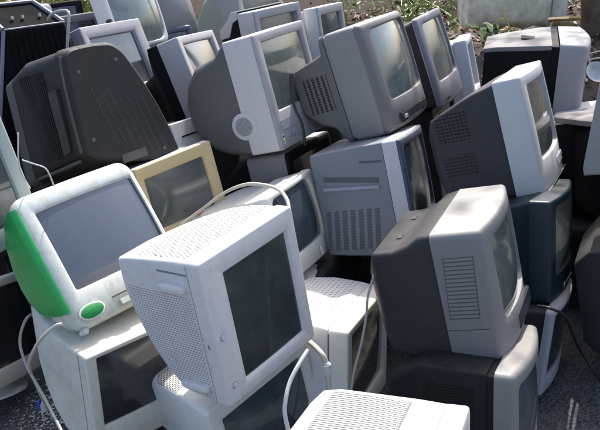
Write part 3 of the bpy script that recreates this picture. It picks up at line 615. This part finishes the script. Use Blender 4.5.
for (x,y,z) in ((-.045,.05,.172),(.0,.05,.170),(.075,.05,.166)):
    bm=bmesh.new(); disc(bm,(x,y,z+.01),'z',.006,.014,12); part(Gm,'bolt',bm,simple('bolt_white',(.45,.45,.42)))
l1=plastic('smooth_grey_plastic',(.15,.15,.155),rough=.22,grime=.4,gcol=(.25,.24,.22),spec=.6,seed=54)
rearcab('television','smooth dark grey bulging television back at the top edge, in front of leaves','television',G2,tuple(at(176,8,4.75)),(45,-10,3),
 [(0,(-.06,.06),(.06,.06),(.10,-.06),(-.08,-.08),.05),(.02,(-.12,.12),(.11,.12),(.14,-.14),(-.13,-.13),.08),(.07,(-.17,.17),(.17,.17),(.18,-.18),(-.18,-.18),.08),(.2,(-.2,.22),(.22,.22),(.22,-.22),(-.22,-.22),.06),(.35,(-.24,.24),(.25,.24),(.25,-.24),(-.24,-.24),.03),(.40,(-.24,.24),(.25,.24),(.25,-.24),(-.24,-.24),.03)],5,(l1,l1),screen_k)
simplemon('light grey monitor lying behind the black ribbed television at top left','monitor',(-.2,.0,.2),(54,17),4.5,(20,-12,3),.42,.40,.06,T_t,T_s,T_t,screen_k,cr=.01)
simplemon('black monitor on the light grey one at top left, small in front of bright leaves','monitor',(.2,0,.1),(83,8),4.9,(10,-8,3),.40,.30,.06,k_b,k_b,k_b,screen_k,cr=.01)
simplemon('pale grey monitor whose top corner shows between left edge and black rounded cabinet','monitor',(.2,.05,.2),(14,112),3.75,(30,-8,3),.42,.40,.06,T_t,m_w,T_s,screen_k,cr=.01)

# near foreground monitor with ribbed top
ff_p=plastic('ribbed_white_plastic',(.50,.495,.465),rough=.55,grime=.45,gcol=(.5,.47,.40),seed=55)
Mf=rotm((68,4,10)); cf=Vector((.264,1.423,.786))+Mf@Vector((-.225,0,-.197))
POSE['FF']=(tuple(cf),(68,4,10),.50,.40,.045,(0,.016,.38,.275))
FF=mk('FF','computer_monitor','white monitor with finely ribbed top at the bottom edge, nearest of all','monitor',G1,
 ff_p,ff_p,ff_p,screen_k,cr=.02,er=.008,depth=.36,
 body=[(.046,-.2495,.2495,-.199,.1997,.02),(.10,-.2495,.250,-.19,.2035,.02),(.27,-.256,.262,-.17,.2065,.03),(.305,-.254,.262,-.16,.203,.04),(.325,-.246,.252,-.14,.185,.05),(.340,-.22,.23,-.12,.15,.05),(.352,-.16,.16,-.10,.08,.05)])
bm=bmesh.new(); vs=[[bm.verts.new((x*(1+(.06 if y_>.15 else 0)),y_,z_)) for y_,z_ in ((.112,.2048),(.20,.2064),(.262,.2076),(.280,.2076))] for x in (-.208,.216)]
for i in range(3): bm.faces.new((vs[0][i],vs[1][i],vs[1][i+1],vs[0][i+1]))
part(FF,'vent_recess',bm,simple('vent_recess_dark',(.10,.105,.10)),0)
bm=bmesh.new()
for i in range(51):
    x=-.203+i*.0082; k_=1+.06*(i/50); pts=[(x,.114,.2066),(x*k_,.20,.2082),(x*k_,.262,.2094),(x*k_,.278,.2092)]
    for a,b_ in zip(pts,pts[1:]):
        vs=[bm.verts.new(p) for p in ((a[0]-.0024,a[1],a[2]),(a[0]+.0024,a[1],a[2]),(b_[0]+.0024,b_[1],b_[2]),(b_[0]-.0026,b_[1],b_[2]),(a[0]-.0026,a[1],a[2]-.008),(a[0]+.0026,a[1],a[2]-.008),(b_[0]+.0026,b_[1],b_[2]-.008),(b_[0]-.0026,b_[1],b_[2]-.008))]
        for f in ((0,1,2,3),(0,4,7,3),(1,5,6,2),(0,1,5,4),(3,2,6,7)): bm.faces.new([vs[j] for j in f])
part(FF,'vent_ribs',bm,ff_p,0)

# buried supports; outermost pairs added dark to cover sunlit ground
fill_l='dark grey monitor buried in the shaded gaps beneath the pile'
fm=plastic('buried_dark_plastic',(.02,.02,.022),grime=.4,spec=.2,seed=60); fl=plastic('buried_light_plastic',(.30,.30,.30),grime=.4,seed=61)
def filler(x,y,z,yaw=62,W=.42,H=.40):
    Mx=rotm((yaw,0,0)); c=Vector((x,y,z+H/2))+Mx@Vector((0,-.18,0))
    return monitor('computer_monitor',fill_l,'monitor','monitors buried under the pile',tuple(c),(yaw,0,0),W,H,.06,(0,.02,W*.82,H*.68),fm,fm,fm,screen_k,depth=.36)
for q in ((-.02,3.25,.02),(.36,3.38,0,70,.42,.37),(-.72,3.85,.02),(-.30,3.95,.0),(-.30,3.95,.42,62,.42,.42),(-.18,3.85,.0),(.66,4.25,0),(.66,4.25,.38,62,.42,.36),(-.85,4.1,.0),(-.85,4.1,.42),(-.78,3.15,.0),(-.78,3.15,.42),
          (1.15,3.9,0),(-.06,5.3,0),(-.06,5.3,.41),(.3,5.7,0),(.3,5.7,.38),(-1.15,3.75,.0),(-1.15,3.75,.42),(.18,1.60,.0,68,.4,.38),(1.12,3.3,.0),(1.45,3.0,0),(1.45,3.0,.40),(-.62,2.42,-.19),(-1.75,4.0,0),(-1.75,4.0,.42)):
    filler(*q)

# ------------------------------------------------------------ cables
cg=plastic('grey_cable_rubber',(.36,.36,.32),grime=.3,seed=70); cw=plastic('white_cable_rubber',(.6,.58,.54),grime=.25,seed=71); cb=simple('black_cable_rubber',(.015,.015,.015)); ci=plastic('ivory_cable_rubber',(.52,.49,.40),grime=.2,seed=72)
cable('cable','pale grey cable looping down past the cream monitor to the ground',[at(40,312,2.75),at(27,318,2.66),at(20,340,2.60),at(26,364,2.50),at(44,397,2.30),at(63,434,2.15)],.005,cg)
v=cable('video_cable','beige video cable hanging from the cream monitor, blue plug end',[at(62,324,2.20),at(54,327,2.20),at(38,343,2.25),at(29,365,2.40),at(36,384,2.55),at(44,402,2.68)],.0052,ci)
p=at(44,404,2.69)-v.location; bm=bmesh.new(); box(bm,(p.x-.010,p.y-.02,p.z-.025),(p.x+.012,p.y+.01,p.z+.01),.004); pl=link('plug',bm,ci,v)
bm=bmesh.new(); box(bm,(p.x-.022,p.y-.015,p.z-.015),(p.x-.0105,p.y+.008,p.z+.018),.002); link('connector',bm,simple('plug_blue',(.02,.10,.5),.4),pl)
cable('cable','ivory cable arching over the ivory monitor behind the big white one',[at(180,226,3.0),at(205,207,2.98),at(226,192,2.90),at(246,184.5,2.80),at(264,185,2.72),at(279,190,2.66),at(287,200,2.60),at(289,212,2.56),at(288,230,2.54)],.0062,ci)
v=cable('power_cable','white cable with moulded plug between the big white and the dotted-top monitors',[at(296,334,2.48),at(308,341,2.44),at(320,352,2.34),at(326,364,2.32),at(330,392,2.30)],.009,ci)
slab_=0
p=at(327,368,2.315)-v.location; bm=bmesh.new(); box(bm,(p.x-.014,p.y-.012,p.z-.024),(p.x+.014,p.y+.012,p.z+.018),.005); link('plug',bm,cw,v)
cable('cable','off-white cable crossing the blue-grey screen at the bottom centre',[at(308,350,2.14),at(298,366,2.10),at(290,382,2.07),at(286,398,2.04),at(285,415,2.02),at(292,445,2.0)],.0065,cw)
cable('cable','thin grey cable hanging over the dotted-top monitor beside the silver television',[at(376,262,2.42),at(374,275,2.33),at(368,296,2.31),at(366,318,2.30),at(361,345,2.29),at(354,372,2.28),at(351,394,2.28)],.004,cg)
cable('cable','dark cable drooping between the lavender-grey and big grey televisions',[at(291,74,3.30),at(291,90,3.28),at(295,108,3.26),at(302,124,3.26),at(305,145,3.28)],.006,cb)
cable('cable','thin white cable dangling down left of the black rounded cabinet',[at(18,133,2.55),at(18.5,160,2.55),at(22,174,2.55),at(30,188,2.60)],.0025,cw)
cable('cable','short white wire curving below the black rounded cabinet',[at(22,160,2.55),at(34,164,2.55),at(45,168,2.55),at(50,176,2.56),at(54,186,2.60)],.0025,cw)
cable('cable','grey cable hooked over the black ribbed television at top left',[at(48,20,3.5),at(52,14,3.45),at(60,11,3.42),at(67,11,3.40),at(69,16,3.38),at(68,32,3.36),at(67,52,3.36)],.006,cg)
cable('cable','black cable trailing on the tarmac at the lower right',[at(538,306,2.42),at(552,309,2.38),at(566,318,2.45),at(577,345,2.62),at(592,368,2.62),at(612,392,2.55)],.005,cb)

# ------------------------------------------------------------ ground
m,t=nt('tarmac'); g=G(t); tc=g.n('ShaderNodeTexCoord'); P_=tc.outputs['Object']
vo=g.n('ShaderNodeTexVoronoi'); g.l(P_,vo.inputs['Vector']); vo.inputs['Scale'].default_value=110
n=g.noise(P_,3,5,.6); n2=g.noise(P_,60,4,.7)
c=g.mix(vo.outputs['Color'],(.055,.055,.055),(.17,.165,.16)); c=g.mix(g.ramp(n2,.62,.78),c,(.20,.19,.18)); 
far=g.n('ShaderNodeSeparateXYZ'); g.l(P_,far.inputs[0])
soil=g.mix(g.ramp(g.noise(P_,14,6,.75),.35,.7),(.018,.013,.009),(.06,.042,.028))
edge=g.ramp(g.m('ADD',far.outputs[1],g.m('MULTIPLY',n,1.2)),5.4,6.0)
c=g.mix(edge,c,soil)
b=g.n('ShaderNodeBsdfPrincipled'); g.l(c,b.inputs['Base Color']); b.inputs['Roughness'].default_value=.9; b.inputs['Specular IOR Level'].default_value=.08
bp=g.n('ShaderNodeBump'); bp.inputs['Distance'].default_value=.008; g.l(g.m('ADD',vo.outputs['Distance'],n2),bp.inputs['Height']); g.l(bp.outputs[0],b.inputs['Normal']); finish(g,b)
bm=bmesh.new(); bmesh.ops.create_grid(bm,x_segments=2,y_segments=2,size=150); gr=link('ground',bm,m,None,(0,0,0),0); tag(gr,'dark tarmac turning to earth behind the pile',None,None,'structure')
def scatter(name,label,mats,n,fn,kind='stuff',cat=None):
    bm=bmesh.new()
    for i in range(n): fn(bm,i)
    for f in bm.faces: pass
    o=link(name,bm,mats,None,(0,0,0),0)
    for p in o.data.polygons: p.material_index=(p.index*7919//5)%len(mats) if len(mats)>1 else 0
    tag(o,label,cat,None,kind); return o
def stone(bm,i):
    if i%2: x,y=random.uniform(-1.9,-.9),random.uniform(2.1,3.4)
    else: x,y=random.uniform(.6,1.7),random.uniform(1.8,3.4)
    s=random.uniform(.002,.007); M_=Matrix.Translation((x,y,s*.4))@Matrix.Rotation(random.random()*6,4,'Z')@Matrix.Diagonal((s*random.uniform(.7,1.5),s,s*.7,1))
    bmesh.ops.create_icosphere(bm,subdivisions=1,radius=1,matrix=M_)
scatter('gravel','loose dark grit lying on the tarmac',[simple('grit_grey',(.10,.10,.10))],1500,stone,cat='gravel')
def chip(bm,i):
    c0=at(32,400,3.0); c0=Vector((-1.17,3.02,0)) 
    x=c0.x+random.gauss(0,.075); y=c0.y+random.gauss(0,.13); s=random.uniform(.002,.006)*(2.2 if random.random()<.12 else 1)
    k=random.randint(4,6); a0=random.random()*6; z=random.uniform(.002,.006)
    vs=[bm.verts.new((x+s*random.uniform(.5,1.2)*math.cos(a0+6.283*j/k),y+s*random.uniform(.5,1.2)*math.sin(a0+6.283*j/k),z+random.uniform(0,.003))) for j in range(k)]
    bm.faces.new(vs)
scatter('debris','crumbs of white foam scattered on the tarmac near the blue plug',[simple('foam_white',(.6,.6,.58))],520,chip,cat='debris')
lm=[simple('dry_leaf_brown',(.16,.085,.045),.6,nscale=8),simple('dry_leaf_tan',(.30,.20,.11),.6,nscale=8),simple('dry_leaf_dark',(.06,.035,.025),.6,nscale=8),simple('dry_leaf_red',(.22,.07,.035),.6,nscale=8)]
def leafat(bm,x,y,z,s,tilt=.6):
    n_=Vector((random.gauss(0,tilt),random.gauss(0,tilt),1)).normalized(); u=n_.orthogonal().normalized(); u.rotate(Matrix.Rotation(random.random()*6.28,3,n_)); v=n_.cross(u); c=Vector((x,y,z))
    vs=[bm.verts.new(c+p) for p in (u*s,v*s*.42+u*.1*s+n_*s*.15,-u*s,-v*s*.42+u*.1*s+n_*s*.15)]; bm.faces.new(vs)
def litter(bm,i):
    x=random.uniform(-4,9); y=5.7+8*random.random()**1.5; leafat(bm,x,y,.01+random.random()*.06,random.uniform(.02,.06))
scatter('leaf_litter','brown dead leaves covering the earth behind the pile',lm,16000,litter,cat='leaves')

# ------------------------------------------------------------ background
bark=simple('bark',(.19,.14,.10),.9,0,9,.6,.03)
def crown(bm,c,rx,rz,n,s):
    for i in range(n):
        d=Vector((random.gauss(0,1),random.gauss(0,1),random.gauss(0,1))).normalized()*random.random()**.45
        q=noise.noise(Vector(d)*2.3+Vector(c))*.5+1
        leafat(bm,c[0]+d.x*rx*q,c[1]+d.y*rx*q,c[2]+d.z*rz*q,s*random.uniform(.6,1.3),1.2)
def tree(x,y,h,rx,label,tr,leafm,n=9000,s=.10,name='broadleaf_tree',low=.5):
    root=bpy.data.objects.new(name,None); COL.objects.link(root); root.location=(x,y,0); tag(root,label,'tree')
    bm=bmesh.new(); tube(bm,[(0,0,-.1),(.05,.02,h*.2),(-.04,.05,h*.45),(.05,0,h*.75)],tr,14,5,tr*.5)
    for i in range(7):
        a=i*2.4; z=h*(.35+.06*i); tube(bm,[(0,0,z),(math.cos(a)*rx*.4,math.sin(a)*rx*.4,z+h*.1),(math.cos(a)*rx*.75,math.sin(a)*rx*.75,z+h*.22)],tr*.3,7,4,tr*.08)
    link('trunk',bm,bark,root)
    bm=bmesh.new()
    for i in range(9):
        a=i*2.4; crown(bm,(math.cos(a)*rx*.55,math.sin(a)*rx*.55,h*(low+.09+.045*i)),rx*.5,h*.14,n//9,s)
    cr_=link('crown',bm,leafm,root,None,0)
    for p in cr_.data.polygons: p.material_index=(p.index*13)%len(leafm)
    return root
lv=[simple('leaf_green',(.06,.11,.025),.5),simple('leaf_light_green',(.12,.17,.04),.5),simple('leaf_dark_green',(.03,.06,.02),.5)]
tree(2.75,7.0,6.0,1.2,'rough brown tree trunk behind the pile at the top right corner',.20,lv,n=1100,s=.07)
# bright bush top left
yl=[simple('leaf_yellow_green',(.30,.33,.05),.5),simple('leaf_lime',(.20,.27,.05),.5),simple('leaf_straw',(.42,.38,.14),.5)]
root=bpy.data.objects.new('bush',None); COL.objects.link(root); root.location=(-3.0,11,0); tag(root,'sunlit yellow-green bush behind the pile at top left','bush')
bm=bmesh.new(); 
for i in range(12): crown(bm,(random.uniform(-1.6,1.6),random.uniform(-.6,.6),random.uniform(.2,1.6)),.6,.5,700,.05)
o=link('foliage',bm,yl,root,None,0)
for p in o.data.polygons: p.material_index=(p.index*13)%3
bm=bmesh.new()
for i in range(8): tube(bm,[(random.uniform(-.9,.9),0,0),(random.uniform(-1.2,1.2),random.uniform(-.3,.3),1.2)],.02,6,3,.008)
link('stems',bm,bark,root)
# plant with yellow stem
pc=at(497,34,5.9); 
root=bpy.data.objects.new('plant',None); COL.objects.link(root); root.location=(pc.x,pc.y,0); tag(root,'leafy weed with a yellow forked stem behind the dusty television','plant')
ym=simple('stem_yellow',(.55,.36,.06),.5)
def rel(x,y,Y): return at(x,y,Y)-Vector((pc.x,pc.y,0))
bm=bmesh.new(); tube(bm,[(0,0,0),rel(500,42,5.9),rel(509,28,5.88),rel(505,18,5.86)],.006,6,5,.005); tube(bm,[rel(505,18,5.86),rel(499,20,5.85),rel(492,25,5.85)],.005,6,4,.003); tube(bm,[rel(505,18,5.86),rel(502,10,5.86),rel(504,4,5.86)],.005,6,4,.003); link('stem',bm,ym,root)
bm=bmesh.new()
for (x,y,n_) in ((490,34,45),(497,38,40),(512,38,45),(521,36,30),(486,29,10),(503,33,12)):
    for i in range(n_): q=rel(x+random.gauss(0,4),y+random.gauss(0,3.2),5.85+random.gauss(0,.05)); leafat(bm,*q,random.uniform(.025,.06),1)
bud_=0
lf=[simple('weed_green',(.22,.38,.05),.4),simple('weed_pale',(.46,.48,.20),.4),simple('weed_dark',(.04,.09,.02),.4)]
o=link('leaves',bm,lf,root,None,0)
for p in o.data.polygons: p.material_index=(p.index*7)%3
# low weeds among the leaves
wp=[]
def weed(x,y,s,label):
    root=bpy.data.objects.new('weed',None); COL.objects.link(root); root.location=(x,y,.05); tag(root,label,'weed','weeds growing in the leaf litter')
    bm=bmesh.new(); 
    for i in range(5): tube(bm,[(0,0,-.1),(random.gauss(0,.12*s),random.gauss(0,.12*s),.25*s),(random.gauss(0,.22*s),random.gauss(0,.22*s),.5*s)],.006,5,3,.003)
    link('stem',bm,lf[0],root); bm=bmesh.new()
    for i in range(140): leafat(bm,random.gauss(0,.2*s),random.gauss(0,.2*s),.1+random.random()*.5*s,random.uniform(.02,.055),1)
    o=link('leaves',bm,lf,root,None,0)
    for p in o.data.polygons: p.material_index=(p.index*7)%3
random.seed(21)
for i in range(26): weed(random.uniform(-2.5,6.5),random.uniform(7.5,13),random.uniform(.6,1.5),'small green weed sprouting from the dead leaves behind the pile')
# cream upholstered thing
cu=simple('cream_vinyl',(.80,.76,.60),.6,0,7,.35,.012,(.36,.31,.20))
c0=at(500,15,7.2); Mc=Matrix.Rotation(R(-4),3,'Z')
root=bpy.data.objects.new('mattress',None); COL.objects.link(root); root.location=(c0.x,c0.y,0); root.rotation_euler=(0,R(7),R(-4)); tag(root,'grubby cream foam mattress bundle lying behind the pile at top right','mattress')
bm=bmesh.new(); rs=[]
for x,q in ((-.40,.88),(-.39,.96),(-.36,1),(-.30,1.01),(-.24,.99),(-.18,1),(-.12,1.02),(-.05,1),(.02,.99),(.09,1.01),(.16,1),(.22,.99),(.27,1),(.285,.96)):
    se=lambda t_: math.copysign(abs(t_)**.45,t_)
    rs.append([(x,se(math.cos(a))*.28*q,c0.z+.15+se(math.sin(a))*.24*q*(1+.03*math.sin(9*x+3*a))+.012*math.sin(31*x+2*a)) for a in [2*math.pi*i/40 for i in range(40)]])
loft(bm,rs); link('padding',bm,cu,root)
bm=bmesh.new(); rs=[]
for x,q in ((.286,1.0),(.30,1.12),(.34,1.22),(.38,1.18),(.40,1.05)):
    rs.append([(x+.03*math.sin(a),math.cos(a)*.30*q,c0.z+.04+math.sin(a)*(.38+.03*math.sin(5*a))*q) for a in [2*math.pi*i/28 for i in range(28)]])
loft(bm,rs); link('end_cover',bm,simple('cream_cloth',(.62,.60,.50),.8,0,12,.4,.006,(.36,.33,.24)),root)
# heap of earth supporting it
bm=bmesh.new(); bmesh.ops.create_grid(bm,x_segments=70,y_segments=40,size=1)
for v_ in bm.verts:
    x,y=v_.co.x*5+2.5,v_.co.y*2.2+7.6; e=(1-abs(v_.co.x)**3)*(1-v_.co.y**2)
    v_.co=(x,y,-.03+e*(.42+.22*noise.noise(Vector((x*.9,y*.9,0)))+.05*noise.noise(Vector((x*5,y*5,1)))))
soilm=simple('earth',(.05,.036,.024),.95,0,16,.6,.02,(.03,.02,.014)); hb=link('earth_bank',bm,soilm,None,(0,0,0),60); tag(hb,'bank of dark earth behind the pile',None,None,'structure')
def litter2(bm,i):
    x=random.uniform(-2.4,7.4); y=random.uniform(5.6,9.6); v1=(x-2.5)/5; v2=(y-7.6)/2.2
    e=(1-abs(v1)**3)*(1-v2**2); z=-.03+e*(.42+.22*noise.noise(Vector((x*.9,y*.9,0)))+.05*noise.noise(Vector((x*5,y*5,1))))
    leafat(bm,x,y,max(z,0)+.015,random.uniform(.02,.05))
scatter('fallen_leaves','brown and reddish dead leaves lying on the earth bank',lm,11000,litter2,cat='leaves')
# planks and bowl
for k,(x0,y0,x1,y1,lab) in enumerate(((548,20,581,18,'weathered yellow plank lying in front of the tree trunk'),(552,24,574,25,'thin yellow batten below the weathered plank'))):
    a,b_=at(x0,y0,6.3),at(x1,y1,6.25); c=(a+b_)/2; bm=bmesh.new(); d=(b_-a); box(bm,(-d.length/2,-.02,-.012),(d.length/2,.02,.012),.004)
    o=link('plank',bm,simple('yellow_wood_%d'%k,(.30,.20,.06),.8,0,14,.7),None,c); o.rotation_euler=(R(20),-math.atan2(d.z,math.hypot(d.x,d.y)),math.atan2(d.y,d.x)); tag(o,lab,'plank','planks by the tree')
bc=at(597,72,4.6); bm=bmesh.new(); rs=[]
for r_,z in ((.014,-.036),(.040,-.03),(.060,.0),(.063,.005),(.055,.003),(.035,-.024),(.007,-.03)):
    rs.append([(r_*math.cos(6.2832*i/32),r_*math.sin(6.2832*i/32),z) for i in range(32)])
loft(bm,rs); o=link('bowl',bm,simple('bowl_white',(.6,.6,.57),.4),None,bc,50); o.rotation_euler=(R(55),R(10),0); tag(o,'white bowl lying on its side at the upper right edge','bowl')
root=bpy.data.objects.new('wire_rack',None); COL.objects.link(root); rc=at(588,62,4.7); root.location=rc; tag(root,'bent thin wire rack beside the white bowl at the right edge','wire rack')
bm=bmesh.new()
for q in ([(-.09,0,.10),(-.08,0,-.15)],[(-.10,0,.0),(.02,.02,.01),(.2,0,.0)],[(-.10,.02,.03),(.1,.03,.045),(.2,0,.035)],[(.0,.0,.09),(.02,0,-.1)]): tube(bm,q,.004,6,4)
link('wires',bm,simple('wire_pale',(.55,.53,.48),.4),root)

# ------------------------------------------------------------ light
w=bpy.data.worlds.new('World'); S.world=w; w.use_nodes=True; t=w.node_tree; t.nodes.clear()
sky=t.nodes.new('ShaderNodeTexSky'); sky.sky_type='NISHITA'; sky.sun_disc=False; sky.dust_density=3.5; sky.air_density=.8; sky.ozone_density=.3
EL,AZ=51,(.42,.9)         # the sun stands behind the pile
sd=Vector((AZ[0],AZ[1],0)).normalized()*math.cos(R(EL))+Vector((0,0,math.sin(R(EL))))
sky.sun_elevation=R(EL); sky.sun_rotation=math.atan2(sd.x,sd.y)
bg_=t.nodes.new('ShaderNodeBackground'); bg_.inputs[1].default_value=.15; ow=t.nodes.new('ShaderNodeOutputWorld'); t.links.new(sky.outputs[0],bg_.inputs[0]); t.links.new(bg_.outputs[0],ow.inputs[0])
sl=bpy.data.lights.new('sun','SUN'); sl.energy=2.6; sl.angle=R(.5); sl.color=(1,.965,.92); so=bpy.data.objects.new('sun',sl); COL.objects.link(so); so.rotation_euler=sd.to_track_quat('Z','Y').to_euler()
S.view_settings.view_transform='Standard'; S.view_settings.look='None'; S.view_settings.gamma=1; S.view_settings.use_curve_mapping=False; S.view_settings.exposure=1.35
S.render.engine='CYCLES'; S.cycles.max_bounces=6
